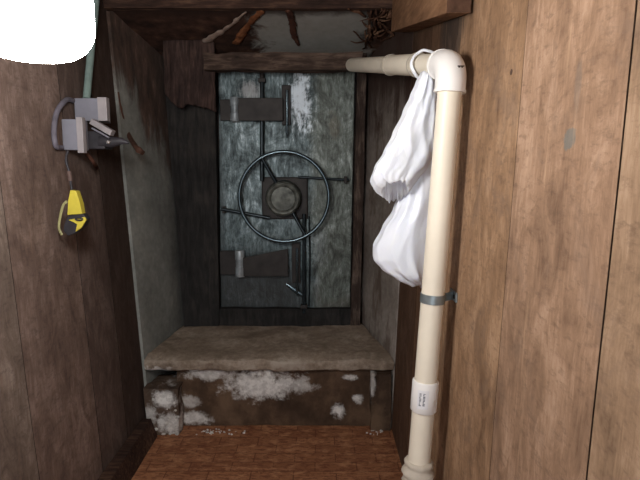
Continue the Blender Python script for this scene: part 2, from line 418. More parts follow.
# bearing plate and hub
HC = H(284, 197)
bm = bmesh.new(); box(bm, (H(262, 197).x, DY - .016, H(284, 219).z), (H(308, 197).x, DY - .0005, H(284, 177).z)); bevel(bm, .012)
obj('bearing_plate', bm, IRON, door)
wheel = obj('handwheel', (lambda b: (tube(b, [H(284, 197, .085) + Vector((.228 * math.cos(2 * math.pi * k / 72), 0, .228 * math.sin(2 * math.pi * k / 72))) for k in range(72)], .0095, 12, closed=True), b)[1])(bmesh.new()), RIM_IRON, door, smooth=True)
bm = bmesh.new(); c0 = H(284, 198, .014)
lathe(bm, [(.094, 0), (.094, .03), (.088, .05), (.086, .075), (.078, .082), (.066, .080), (.060, .074), (.02, .074), (0, .078)], axis_mat(c0, (0, -1, 0)), 40)
obj('hub', bm, HUBM, wheel, smooth=True)
cw = H(284, 197, .07)
for ang in (119, 299):
    d = Vector((math.cos(R(ang)), 0, math.sin(R(ang)))); bm = bmesh.new()
    tube(bm, [cw + d * .07, cw + d * .15 + Vector((0, -.008, 0)), cw + d * .225 + Vector((0, -.015, 0))], .0085, 10)
    obj('spoke', bm, BLUE_IRON, wheel, smooth=True)
# locking rods turn off the hub in four directions
for (x0, y0, x1, y1, off, r_) in ((262, 181, 262, 73, .034, .0105), (304, 214, 304, 313, .034, .0095), (298, 177, 349, 180, .030, .007), (270, 218, 221, 209, .040, .009)):
    bm = bmesh.new(); tube(bm, [H(x0, y0, off), H(x1, y1, off)], r_, 10); o = obj('locking_rod', bm, BLUE_IRON, door, smooth=True)
    bm = bmesh.new(); q = H(x0 + (x1 - x0) * .93, y0 + (y1 - y0) * .93, .022); s_ = Vector((.018, .022, .010)) if abs(y1 - y0) > 40 else Vector((.008, .022, .018))
    box(bm, q - s_, q + s_); bevel(bm, .003); obj('guide_block', bm, IRON, o)
bm = bmesh.new(); q = H(262, 76, .034); lathe(bm, [(0, -.016), (.012, -.012), (.013, .012), (0, .016)], axis_mat(q, (0, 0, 1)), 16)
obj('rod_tip', bm, IRON, door, smooth=True)
# hinges: barrel on the jamb side, strap across the leaf
for (yt, yb, slant) in ((98, 121, 0), (251, 276, 1)):
    xs, xe = (238, 283) if not slant else (243, 288)
    bm = bmesh.new()
    z1, z0 = H(xs, yt, .05).z, H(xs, yb, .05).z
    xa, xb_ = H(xs, yt, .05).x, H(xe, yt, .05).x
    if slant: top = [(xa, DY - .062, z1 - .035), (xb_, DY - .062, z1 + .012), (xb_, DY - .046, z1 + .012), (xa, DY - .046, z1 - .035)]
    else: top = [(xa, DY - .062, z1), (xb_, DY - .062, z1), (xb_, DY - .046, z1), (xa, DY - .046, z1)]
    hexa(bm, [(xa, DY - .062, z0), (xb_, DY - .062, z0), (xb_, DY - .046, z0), (xa, DY - .046, z0)], top); bevel(bm, .003)
    h = obj('hinge_strap', bm, IRON, door)
    bm = bmesh.new(); box(bm, (xb_ - .03, DY - .047, z0 + .01), (xb_ - .005, DY - .0004, z1 - .012)); bevel(bm, .002); obj('standoff', bm, IRON, h)
    bm = bmesh.new(); box(bm, (xa + .01, DY - .047, z0 + .01), (xa + .04, DY - .0004, z1 - .04)); bevel(bm, .002); obj('standoff', bm, IRON, h)
    bm = bmesh.new(); q = H(xs - 3, (yt + yb) / 2, .046); hh = (z1 - z0) / 2 + .004
    lathe(bm, [(0, -hh), (.023, -hh), (.025, -hh + .004), (.025, -.02), (.022, -.018), (.022, .018), (.025, .02), (.025, hh - .004), (.023, hh), (0, hh)], axis_mat(q, (0, 0, 1)), 24)
    obj('hinge_barrel', bm, flat_mat('hinge_steel', srgb(150, 158, 162), .45, .3, .35, 20, .5), h, smooth=True)
    bm = bmesh.new(); lf = H(219, yt, .02)
    box(bm, (lf.x + .006, DY - .034, z0 + .004), (q.x - .005, DY - .0006, z1 - .004)); bevel(bm, .003); obj('hinge_leaf', bm, IRON, h)
# latch lugs beside each hinge, each with a short bolt
for (xc, y0, y1) in ((286, 85, 133), (296, 243, 291)):
    bm = bmesh.new(); t, b_ = H(xc, y0, .03), H(xc, y1 - 8, .03); w = .022
    box(bm, (t.x - w, DY - .034, b_.z), (t.x + w, DY - .0006, t.z)); bevel(bm, .004); g = obj('latch_lug', bm, IRON, door)
    bm = bmesh.new(); tube(bm, [H(xc + 1, y0 + 5, .044), H(xc + 1, y1, .044), H(xc + 1, y1 + 5, .040)], [.007, .007, .002], 10); obj('bolt', bm, RIM_IRON, g, smooth=True)
bm = bmesh.new(); tube(bm, [H(286, 284, .03), H(293, 289, .036), H(302, 295, .036)], [.006, .012, .011], 10, flat=.6); obj('latch_arm', bm, RIM_IRON, door, smooth=True)
bm = bmesh.new(); tube(bm, [H(309, 216, .012), H(310, 255, .012), H(309, 306, .012)], .004, 8); obj('stay_bar', bm, BLUE_IRON, door, smooth=True)

# ------------------------------------------------------------------ ledge below the hatch
LT = P(270, 357, YF).z; LB = P(270, 374, YF).z
lx0, lx1 = XLF(LT) + .004, XRF(LT) - .004
ledge = thing('concrete_ledge', 'dusty concrete ledge with crumbling white patches on its front, below the hatch', 'ledge', (0, YF + .02, 0))
lo = wpos(ledge)
YP = YF + .03
def lp(x, y, Y): return P(x, y, Y) - lo
def salts(m, blobs, n, c, base, colr=srgb(246, 243, 238)):
    tot = None
    for q, r, st in blobs:
        k = m.mul(m.step(m.add(m.blob(q, r), m.mul(m.math('SUBTRACT', n, .5), 2.4)), -.02, .62), st)
        tot = k if tot is None else m.math('MAXIMUM', tot, k)
    tot = m.mul(tot, m.add(.7, m.mul(m.step(m.noise(42, detail=6, rough=.7), .40, .60), .3)))
    return m.mix(tot, c, colr), tot
m = Mat('dusty_slab', .92, 0, .15); a = m.noise(5, detail=8, rough=.7); b = m.noise(34, detail=6, rough=.7)
c = m.ramp(m.add(m.mul(a, .6), m.mul(b, .4)), [(.34, srgb(112, 98, 84)), (.5, srgb(146, 130, 114)), (.66, srgb(184, 170, 154))])
x, y, z = m.xyz(); ed = m.step(m.add(m.mul(y, -1), m.mul(b, .10)), .055, .09); c = m.mix(m.mul(ed, m.step(a, .4, .62)), c, srgb(176, 164, 150))
p = lp(158, 371, YF); k = m.step(m.add(m.blob(p, (.09, .06, .03)), m.mul(m.math('SUBTRACT', b, .5), 2.5)), .1, .6); c = m.mix(m.mul(k, .8), c, srgb(236, 232, 226))
m.col(c); m.bump(m.add(a, b), .5, .01); SLAB = m.m
bm = bmesh.new()
back = YB - .004; bz = P(270, 321, YB).z
lbx, rbx = XLB(bz) + .006, XRB(bz) - .006
NX, NY = 44, 16; grid = []
for j in range(NY + 1):
    t = j / NY; y = YF + (back - YF) * t; row = []
    for i in range(NX + 1):
        s = i / NX; x = (lx0 + (lbx - lx0) * t) * (1 - s) + (lx1 + (rbx - lx1) * t) * s
        yy = y - (.012 + .016 * noise.fractal(Vector((x * 9, 3, 1)), 1, 2, 4) if j == 0 else 0)
        z = LT + (bz - LT) * t + .010 * noise.fractal(Vector((x * 7, y * 7, 0)), 1, 2, 4)
        if j == 0: z -= .014 + .008 * noise.noise(Vector((x * 20, 0, 7)))
        row.append(bm.verts.new((x, yy, z)))
    grid.append(row)
for j in range(NY):
    for i in range(NX): bm.faces.new([grid[j][i], grid[j][i + 1], grid[j + 1][i + 1], grid[j + 1][i]])
low = []
for dz, dy in ((-.024, -.004), (-.058, .004), (-.066, .016)):
    low.append([bm.verts.new((v.co.x, v.co.y + dy + .004 * noise.noise(v.co * 30), LT + dz + .007 * noise.fractal(Vector((v.co.x * 12, dz * 40, 2)), 1, 2, 3))) for v in grid[0]])
prev = grid[0]
for L in low:
    for i in range(NX): bm.faces.new([prev[i + 1], prev[i], L[i], L[i + 1]])
    prev = L
bb = [bm.verts.new((v.co.x, v.co.y, LT - .066)) for v in grid[-1]]
for i in range(NX):
    bm.faces.new([prev[i], bb[i], bb[i + 1], prev[i + 1]]); bm.faces.new([grid[-1][i], grid[-1][i + 1], bb[i + 1], bb[i]])
obj('slab', bm, SLAB, ledge, smooth=True)
# front panel with salt bloom
def salt_mat(name, base, blobs, sc=18, amt=1.9):
    m = Mat(name, .92, 0, .15); a = m.noise(6, (1, 1, .8), 7, .65); n = m.noise(sc, detail=8, rough=.72, dist=.3)
    c = m.ramp(a, [(.35, base[0]), (.5, base[1]), (.66, base[2])])
    c, k = salts(m, blobs, n, c, None); m.col(c); m.bump(m.add(m.mul(k, n), m.mul(a, .4)), .6, .015); return m.m
s1 = F / YP
BL = [(lp(262, 384, YP), (.21, .5, .085), .9), (lp(212, 374, YP), (.17, .5, .04), .7), (lp(300, 386, YP), (.09, .5, .05), .55), (lp(337, 410, YP), (.042, .5, .042), .95), (lp(357, 399, YP), (.032, .5, .026), .9), (lp(350, 377, YP), (.05, .5, .02), .8), (lp(188, 402, YP), (.07, .5, .045), .55), (lp(194, 418, YP), (.09, .5, .045), .75), (lp(190, 434, YP), (.09, .5, .04), .8), (lp(228, 441, YP), (.12, .5, .015), .8)]
PANEL = salt_mat('salty_panel', (srgb(62, 48, 38), srgb(84, 66, 52), srgb(112, 90, 72)), BL)
bm = bmesh.new(); box(bm, (P(177, 400, YP).x, YP, .0), (P(371, 400, YP).x, YF + .2, LT - .068)); roughen(bm, .008, 8, 14)
for v in bm.verts: v.co.z = max(v.co.z, .001)
obj('front_panel', bm, PANEL, ledge, smooth=True)
YL = YF - .06
BLL = [(lp(164, 399, YL), (.075, .5, .05), .95), (lp(170, 424, YL), (.075, .5, .07), .85), (lp(172, 450, YL), (.035, .5, .04), .9), (lp(150, 415, YL), (.04, .5, .07), .7)]
POST = salt_mat('salty_post', (srgb(66, 54, 46), srgb(92, 76, 64), srgb(126, 108, 94)), BLL, 16)
bm = bmesh.new(); pz = P(150, 389, YF - .06).z
box(bm, (XLF(.2) + .006, YF - .06, 0), (P(178, 400, YF - .06).x, YF + .12, pz)); roughen(bm, .012, 10, 10)
for v in bm.verts: v.co.z = max(v.co.z, .001); v.co.x = max(v.co.x, XLF(v.co.z) + .004)
obj('side_post', bm, POST, ledge, smooth=True)
POSTR = salt_mat('stained_post', (srgb(50, 40, 34), srgb(78, 62, 50), srgb(112, 92, 74)), [(lp(372, 375, YF), (.02, .5, .12), .7), (lp(384, 440, YF), (.06, .5, .03), .6), (lp(377, 436, YF), (.05, .5, .02), .8)])
bm = bmesh.new(); box(bm, (P(371, 400, YF - .02).x, YF - .02, 0), (XRF(.2) - .008, YF + .12, LT - .072)); roughen(bm, .009, 10, 10)
for v in bm.verts: v.co.z = max(v.co.z, .001); v.co.x = min(v.co.x, XRF(v.co.z) - .003)
obj('side_post', bm, POSTR, ledge, smooth=True)
# white powdery lumps shed by the post
WHITE = flat_mat('white_powder', srgb(206, 202, 196), .95, 0, .35, 30, .1, .4)
rnd = random.Random(5); bm = bmesh.new()
for i in range(110):
    if i < 60:
        x = rnd.gauss(178, 13); x = max(150, min(215, x)); y = rnd.uniform(392, 446); Y = YF - .066 + rnd.uniform(-.006, .008)
        p = P(x, y, Y)
        if p.x > P(178, 400, YF - .06).x: continue
        r_ = rnd.uniform(.003, .010)
    else:
        x = rnd.gauss(217, 11) if i < 90 else rnd.gauss(374, 5); p = P(max(150, min(384, x)), 440, YF)
        p.y = (YF - .012 if p.x > P(180, 400, YF).x else YF - .085) + rnd.uniform(-.05, .008); r_ = rnd.uniform(.002, .006); p.z = r_ * .4
    if p.x < XLF(p.z) + .014: p.x = XLF(p.z) + .014
    q = bmesh.ops.create_icosphere(bm, subdivisions=2, radius=r_)['verts']; sc = Vector((rnd.uniform(.8, 1.5), .55, rnd.uniform(.6, 1.1)))
    for v in q: v.co = Vector((v.co.x * sc.x, v.co.y * sc.y, v.co.z * sc.z)) * (1 + .35 * noise.noise(v.co * 90 + Vector((i, 0, 0)))) + p
o = obj('powdery_crumbs', bm, WHITE, loc=(P(185, 440, YF).x, YF, 0), smooth=True, auto=False)
tag(o, 'white powdery crumbs caked on the ledge post and scattered along the floor edge', 'debris', None, 'stuff')

# ------------------------------------------------------------------ rotten strips hanging under the alcove slab
def on_slab(x, y, drop=.012):
    d = ray(x, y); sl = (TZ1 - TZ0) / (YB - YF)
    z0 = TZ0 - drop; t = (z0 - sl * YF - CAMZ) / (d.z - sl * d.y)
    return Vector((0, 0, CAMZ)) + d * t
def strip(name, pts, rad, mat, label, cat='wood strip', group=None, flat=.45, seed=0):
    pp = curve_pts([on_slab(*p) for p in pts], 10); rn = random.Random(seed); k = len(pp)
    rr = []
    for i in range(k):
        t = i / (k - 1); a = rad[0] + (rad[1] - rad[0]) * t
        rr.append(max(.003, a * (1 + .45 * noise.fractal(Vector((i * .35, seed * 7.1, 0)), 1, 2, 3)) * (1 if 0 < i < k - 1 else .4)))
    bm = bmesh.new(); tube(bm, pp, rr, 12, flat=flat, jitter=.6, flatdir=(0, 0, 1)); roughen(bm, .004, 40)
    o = obj(name, bm, mat, loc=pp[0], smooth=True, auto=False); return tag(o, label, cat, group)
strip('rotten_wood_strip', [(204, 42), (216, 35), (230, 26), (246, 12)], (.020, .007), PALE, 'pale splintered wood strip slanting up under the alcove slab', seed=1)
strip('rotten_wood_strip', [(236, 44), (242, 34), (249, 24), (262, 10)], (.020, .016), ORANGE, 'orange-brown rotten wood strip beside the pale slanting one', seed=2)
strip('rotten_wood_strip', [(288, 9), (292, 22), (293, 33), (299, 46)], (.017, .013), RUSTBR, 'dark brown rotten strip crossing the middle of the grey slab', seed=3)
rn = random.Random(11); bm = bmesh.new()
for i in range(42):
    x = rn.uniform(352, 392); y = rn.uniform(9, 46); l = rn.uniform(8, 20); an = rn.uniform(0, math.pi)
    if x < 366 and rn.random() < .5: continue
    pp = []
    for t in (-.5, -.15, .2, .5):
        px, py = x + math.cos(an) * l * t + rn.uniform(-2, 2), y + math.sin(an) * l * t + rn.uniform(-2, 2)
        pp.append(on_slab(min(393, px), max(9, min(49, py)), rn.uniform(.006, .04)))
    r0 = rn.uniform(.003, .009); tube(bm, curve_pts(pp, 5), [r0 * (1 - abs(k / 15 - .5)) for k in range(16)], 8, jitter=.6)
o = obj('rotten_fibres', bm, dark_wood('rotten_fibre', srgb(40, 26, 20), srgb(80, 54, 40), srgb(128, 98, 76), (3, 3, 3)), loc=on_slab(378, 30), smooth=True, auto=False)
tag(o, 'tangle of brown rotten fibres hanging in the alcove corner by the pipe', 'debris', None, 'stuff')
# broad rotten board hanging in the upper corner beside the hatch
bm = bmesh.new(); A, B = P(163, 60, 2.66), P(214, 60, 2.66)
zt, zb = P(190, 40, 2.66).z, P(190, 104, 2.66).z; NXb, NZb = 30, 34; fr = []
for side in (0, 1):
    g_ = []
    for jz in range(NZb + 1):
        row = []
        for ix in range(NXb + 1):
            t = ix / NXb; x = A.x + (B.x - A.x) * t
            low = zb + .035 * noise.fractal(Vector((x * 14, 4, 2)), 1, 2, 4) + .05 * (1 - t) - .03
            z = zt + (low - zt) * jz / NZb; q = Vector((x * 14, side * 3, z * 3))
            row.append(bm.verts.new((x + .006 * noise.noise(Vector((z * 14, t * 3, 1))), 2.66 + side * .028 + .014 * noise.fractal(q, 1, 2, 5) + .02 * t * 0, z)))
        g_.append(row)
    fr.append(g_)
for g_ in fr:
    for jz in range(NZb):
        for ix in range(NXb): bm.faces.new([g_[jz][ix], g_[jz][ix + 1], g_[jz + 1][ix + 1], g_[jz + 1][ix]])
for jz in range(NZb):
    for ix in (0, NXb): bm.faces.new([fr[0][jz][ix], fr[0][jz + 1][ix], fr[1][jz + 1][ix], fr[1][jz][ix]])
for ix in range(NXb):
    for jz in (0, NZb): bm.faces.new([fr[0][jz][ix], fr[0][jz][ix + 1], fr[1][jz][ix + 1], fr[1][jz][ix]])
o = obj('rotten_board', bm, dark_wood('rotten_board_wood', srgb(36, 28, 26), srgb(60, 46, 42), srgb(94, 74, 66), (9, 3, 1.2)), loc=(A.x, 2.66, zt), smooth=True, auto=False)
tag(o, 'broad dark rotten board with a ragged lower edge hanging beside the hatch top corner', 'board')

# ------------------------------------------------------------------ timber block high on the tan boards
bm = bmesh.new()
n0 = P(446, 13, 1.44); f0 = P(391, 32, 2.335)
def bx_(y, z, x): return [(x, y, z), (XR(z) - .006, y, z), (XR(z + .13) - .006, y, z + .13), (x + .004, y, z + .13)]
v, fs = hexa(bm, bx_(n0.y, n0.z, n0.x), bx_(f0.y, f0.z, f0.x))
for f in fs: f.material_index = 0
bmesh.ops.recalc_face_normals(bm, faces=list(bm.faces)); bm.faces.ensure_lookup_table()
for f in bm.faces:
    if f.normal.y < -.8: f.material_index = 1
o = obj('wooden_beam', bm, [BEAMW, ENDW], loc=n0)
bv = o.modifiers.new('b', 'BEVEL'); bv.width = .003; bv.segments = 2
tag(o, 'brown timber fixed high on the tan boards above the pipe elbow', 'beam')

# ------------------------------------------------------------------ PVC pipe
YPV = 1.40
CREAM = flat_mat('cream_pvc', srgb(238, 229, 210), .42, 0, .06, 8, .45, 0)
WPVC = flat_mat('white_pvc', srgb(244, 242, 238), .4, 0, .04, 10, .45, 0)
top = P(452, 65, YPV); bot = P(419, 462, YPV); d = (bot - top).normalized()
foot = top + d * ((top.z - .004) / -d.z)
far = P(352, 65, 2.595)
h = (far - top).normalized()
pipe = thing('pvc_pipe', 'cream plastic pipe standing against the tan boards, turning at an elbow', 'pipe', foot)
bm = bmesh.new(); tube(bm, [top + d * .05, foot], .0305, 28); obj('vertical_pipe', bm, CREAM, pipe, smooth=True)
bm = bmesh.new(); tube(bm, [top + h * .05, far], .0300, 28); obj('horizontal_pipe', bm, CREAM, pipe, smooth=True)
bm = bmesh.new(); bend = []
rb_ = .046
bend.append(top + h * .074)
for k in range(11):
    t = k / 10; p0 = top + h * rb_; p2 = top + d * rb_
    bend.append(p0 * (1 - t) ** 2 + top * 2 * t * (1 - t) * .999 + p2 * t * t + top * (2 * t * (1 - t) * .001))
bend.append(top + d * .066)
tube(bm, bend, .0385, 28); elb = obj('elbow', bm, WPVC, pipe, smooth=True)
bm = bmesh.new(); tube(bm, [top + d * .061, top + d * .068], .0402, 28); obj('socket_rim', bm, WPVC, elb, smooth=True)
bm = bmesh.new(); tube(bm, [top + h * .069, top + h * .076], .0402, 28); obj('socket_rim', bm, WPVC, elb, smooth=True)
bm = bmesh.new(); q = P(461, 66, 1.362)
box(bm, q - Vector((.008, .0015, .0012)), q + Vector((.008, .0015, .0012)))
for k in range(2): box(bm, q + Vector((-.006 + k * .007, -.0015, -.0035)), q + Vector((-.002 + k * .007, .0015, -.0018)))
obj('moulded_mark', bm, IRON, elb)
def along(x):                       # where the sloping run passes column x
    best = min((abs((320 + F * (top + (far - top) * (i / 400)).x / ((top + (far - top) * (i / 400)).y * math.cos(PITCH) - ((top + (far - top) * (i / 400)).z - CAMZ) * math.sin(PITCH))) - x), i) for i in range(401))[1]
    return top + (far - top) * (best / 400)
a_, b_ = along(418), along(391)
bm = bmesh.new(); tube(bm, [a_, b_], .0325, 28); cp = obj('coupling', bm, CREAM, pipe, smooth=True)
for q in (a_, b_):
    bm = bmesh.new(); tube(bm, [q - h * .007, q - h * .003, q + h * .003, q + h * .007], [.033, .0365, .0365, .033], 28); obj('ring', bm, flat_mat('grey_ring', srgb(170, 162, 148), .5), cp, smooth=True)
def vp(y):                          # point of the upright at image row y
    t = (y - 65) / (462 - 65)
    lo_, hi_ = 0.0, 2.0
    for _ in range(40):
        mid = (lo_ + hi_) / 2; p = top + d * mid
        yy = 240 - F * ((p.y * math.sin(PITCH) + (p.z - CAMZ) * math.cos(PITCH)) / (p.y * math.cos(PITCH) - (p.z - CAMZ) * math.sin(PITCH)))
        if yy < y: lo_ = mid
        else: hi_ = mid
    return top + d * lo_
bm = bmesh.new(); a_, b_ = vp(380), vp(410); tube(bm, [a_, a_ + d * .003, b_ - d * .003, b_], [.0335, .0355, .0355, .0335], 28)
sl = obj('coupling', bm, WPVC, pipe, smooth=True); sl['label'] = 'white coupling sleeve with a small printed sticker'
# printed sticker on the sleeve: a curved patch with rows of dark marks
mid = (a_ + b_) / 2
def on_sleeve(ang, s, r): return mid + Vector((math.sin(ang) * r, -math.cos(ang) * r, 0)) + d * s
bm = bmesh.new()
for k in range(8):
    a0_, a1_ = R(-42 + k * 6), R(-36 + k * 6)
    bm.faces.new([bm.verts.new(on_sleeve(a, s, .0359)) for a, s in ((a0_, .026), (a1_, .026), (a1_, -.026), (a0_, -.026))])
st = obj('sticker', bm, flat_mat('sticker_paper', srgb(236, 236, 238), .6, 0, .03, 20, .3, 0), sl)
bm = bmesh.new(); rn = random.Random(4)
for c_ in range(2):
    s = -.018
    while s < .016:
        L_ = rn.uniform(.0012, .003); a0_ = R(-34 + c_ * 16); a1_ = a0_ + R(9 if rn.random() < .8 else 5)
        bm.faces.new([bm.verts.new(on_sleeve(a, t, .0362)) for a, t in ((a0_, s + L_), (a1_, s + L_), (a1_, s), (a0_, s))]); s += L_ + .0016
obj('print', bm, flat_mat('print_ink', srgb(70, 76, 92), .6), st)
# steel strap clamp with its tab screwed to the boards
ck = vp(298); GALV = flat_mat('galvanised_strap', srgb(142, 152, 154), .38, .6, .2, 40, .5)
bm = bmesh.new(); tube(bm, [ck - d * .012, ck + d * .012], .0328, 28); cl = obj('pipe_clamp', bm, GALV, pipe, smooth=True)
bm = bmesh.new(); tx = XR(ck.z)
y0_, y1_, z0_, z1_ = ck.y + .002, ck.y + .030, ck.z - .011, ck.z + .011
hexa(bm, [(ck.x + .028, y0_, z0_), (tx - .001, y1_, z0_), (tx - .001, y1_ + .005, z0_), (ck.x + .028, y0_ + .005, z0_)],
     [(ck.x + .028, y0_, z1_), (tx - .001, y1_, z1_), (tx - .001, y1_ + .005, z1_), (ck.x + .028, y0_ + .005, z1_)])
box(bm, (tx - .005, y1_ - .03, ck.z - .013), (tx - .001, y1_ + .035, ck.z + .013)); obj('tab', bm, GALV, cl)
bm = bmesh.new(); lathe(bm, [(.006, 0), (.006, .002), (.003, .004), (0, .0042)], axis_mat((tx - .005, y1_ - .016, ck.z), (-1, 0, 0)), 14); obj('screw', bm, IRON, cl, smooth=True)
# puckered fitting wrapped round the foot
bm = bmesh.new(); w0 = vp(460); L_ = (foot - w0).length; pr = []
for i in range(60):
    s = i / 59; pr.append((.0365 + .006 * min(1, s * 14) + .0035 * math.sin(s * 95) + .002 * noise.noise(Vector((s * 20, 1, 1))), s * L_))
lathe(bm, pr, axis_mat(w0, d), 28)
for v in bm.verts: v.co += Vector((noise.noise(v.co * 45), noise.noise(v.co * 45 + Vector((5, 0, 0))), .6 * noise.noise(v.co * 40 + Vector((0, 9, 0))))) * .005
o = obj('wrapped_sleeve', bm, flat_mat('wrap_plastic', srgb(204, 194, 178), .5, 0, .15, 20), pipe, smooth=True, auto=False); o['label'] = 'puckered pale wrapping round the pipe foot'
for v in o.data.vertices:
    if v.co.z < .001: v.co.z = .001

# ------------------------------------------------------------------ white plastic bag hung on the pipe
bag = thing('plastic_bag', 'crumpled white plastic bag tied round the pipe below the elbow', 'bag', P(405, 285, 1.5))
m = Mat('bag_film', .3, 0, .5); n = m.noise(8, detail=5)
m.col(m.ramp(n, [(.3, srgb(232, 238, 250)), (.7, srgb(242, 246, 254))])); m.bump(m.noise(10, (1, 1, .5), 4, .55, .6), .2, .02)
m.b.inputs['Subsurface Weight'].default_value = .25; m.b.inputs['Subsurface Radius'].default_value = (.02, .02, .025); m.b.inputs['Subsurface Scale'].default_value = .5
FILM = m.m
def lobe(name, outline, Y0, Y1, depth, seed, parent, rows=90, seg=96, hem=0.0):
    """ring loft: outline rows (y, left, right); folds run down the lobe from its gathered neck"""
    ys = [r[0] for r in outline]
    def at(y):
        for a, b in zip(outline, outline[1:]):
            if a[0] <= y <= b[0]:
                t = (y - a[0]) / max(1e-6, b[0] - a[0]); t = t * t * (3 - 2 * t) * .5 + t * .5
                return a[1] + (b[1] - a[1]) * t, a[2] + (b[2] - a[2]) * t
        return outline[-1][1:]
    bm = bmesh.new(); rings = []
    for i in range(rows + 1):
        t = i / rows; y = ys[0] + (ys[-1] - ys[0]) * t; l, r_ = at(y); Y = Y0 + (Y1 - Y0) * t
        A, B = P(l, y, Y), P(r_, y, Y); c = (A + B) / 2; hw = (B.x - A.x) / 2
        dep = min(depth, hw * .75 + .008); ring = []
        for k in range(seg):
            an = 2 * math.pi * k / seg; ca, sa = math.cos(an), math.sin(an)
            fold = 0
            for (fr, am, ph, tw) in ((3, .16, seed, .9), (5, .11, seed * 2.1, -1.2), (9, .012, seed * .7, 2.0)):
                wv = math.sin(fr * an + ph + tw * t * 2 + 2.2 * noise.noise(Vector((t * 3, fr, seed))))
                fold += am * (wv if fr < 4 else 1 - 2 * abs(wv)) 
            cr = noise.ridged_multi_fractal(Vector((ca * 1.6 + seed, sa * 1.6, t * 2.6)), 1.0, 2.1, 3, 1.0, 2.0) - 1.1
            gd = dep * (1 + .42 * fold + .09 * cr); gx = hw * (1 + (.04 * fold + .025 * cr))
            hz = -hem * sa * t ** 5 + (hem * .35 * t ** 6) * noise.noise(Vector((ca * 5, sa * 5, seed)))
            ring.append(bm.verts.new((c.x + ca * gx, c.y + sa * gd, c.z + hz + .006 * cr * math.sin(an * 3 + seed) + .010 * noise.noise(Vector((ca * 2, sa * 2, seed + t * 2))))))
        rings.append(ring)
    for A, B in zip(rings, rings[1:]):
        for k in range(seg): bm.faces.new([A[k], A[(k + 1) % seg], B[(k + 1) % seg], B[k]])
    bm.faces.new(rings[0][::-1])
    # pinch the lower rim shut
    c = sum((v.co for v in rings[-1]), Vector()) / seg; inner = [bm.verts.new(v.co.lerp(c, .16 if hem else .5) + Vector((0, 0, hem * 1.6 + .012 * noise.noise(v.co * 50)))) for v in rings[-1]]
    for k in range(seg): bm.faces.new([rings[-1][k], rings[-1][(k + 1) % seg], inner[(k + 1) % seg], inner[k]])
    bm.faces.new(inner)
    for v in bm.verts:
        lim = XR(v.co.z) - .006
        if v.co.x > lim: v.co.x = lim
    return obj(name, bm, FILM, parent, smooth=True, auto=False)
lobe('upper_fold', [(73, 421, 434), (84, 415, 436), (95, 410, 437), (115, 402, 437), (135, 392, 436), (152, 383, 434), (166, 374, 428), (178, 370, 418), (186, 374, 412), (191, 382, 408)], 1.51, 1.535, .042, 1.7, bag, hem=.028)
lobe('hanging_body', [(90, 416, 436), (130, 404, 438), (170, 400, 438), (195, 398, 437), (210, 393, 436), (228, 382, 435), (246, 373, 434), (258, 373, 432), (268, 381, 430), (277, 394, 428), (285, 411, 425)], 1.585, 1.60, .05, 4.2, bag)
# handle twisted over the pipe, with its knot
q = along(425)
n_, w_ = frame_of(h); bm = bmesh.new()
ringp = []
for k in range(40):
    an = 2 * math.pi * k / 40; rr = .039 + .003 * noise.noise(Vector((k * .4, 0, 0)))
    ringp.append(q + n_ * math.cos(an) * rr + w_ * math.sin(an) * rr + h * .006 * math.sin(2 * an))
tube(bm, ringp, .0045, 10, closed=True, jitter=.5); obj('tied_handle', bm, FILM, bag, smooth=True, auto=False)
bm = bmesh.new(); kp = P(427, 85, 1.512)
bmesh.ops.create_icosphere(bm, subdivisions=4, radius=.021)
for v in bm.verts:
    u = v.co.copy(); v.co = Vector((u.x * 1.1, u.y * .8, u.z * .9)) * (1 + .45 * (noise.ridged_multi_fractal(u * 45, 1, 2, 3, 1, 2) - 1)) + kp
obj('knot', bm, FILM, bag, smooth=True, auto=False)

# ------------------------------------------------------------------ lamp
LX, LY = P(33, 30, .80).x, .80; LZ = P(33, 58, .80).z
lamp = thing('hanging_lamp', 'bright glowing white lamp hanging high beside the brown boards', 'lamp', (LX, LY, LZ))
em = bpy.data.materials.new('lamp_glow'); em.use_nodes = True; nt = em.node_tree; nt.nodes.clear()
e = nt.nodes.new('ShaderNodeEmission'); e.inputs['Color'].default_value = (1, .97, .94, 1); e.inputs['Strength'].default_value = 46
oo = nt.nodes.new('ShaderNodeOutputMaterial'); nt.links.new(e.outputs[0], oo.inputs[0])
bm = bmesh.new(); rl = .082; cr_ = .045; pr = [(0, 0), (.015, 0)]
for k in range(9):
    an = R(-90 + k * 11.25); pr.append((rl - cr_ + cr_ * math.cos(an), cr_ + cr_ * math.sin(an)))
pr += [(rl, .16), (rl * .9, .2), (rl * .6, .225), (.035, .235), (0, .235)]
lathe(bm, pr, Matrix.Translation((LX, LY, LZ)), 40); obj('diffuser', bm, em, lamp, smooth=True)
bm = bmesh.new(); lathe(bm, [(.040, .236), (.044, .25), (.044, .29), (.03, .31), (.012, .32), (0, .32)], Matrix.Translation((LX, LY, LZ)), 24); obj('socket', bm, IRON, lamp, smooth=True)
bm = bmesh.new(); tube(bm, [(LX, LY, LZ + .31), (LX, LY, CEIL - .001)], .005, 10); obj('cord', bm, IRON, lamp, smooth=True)

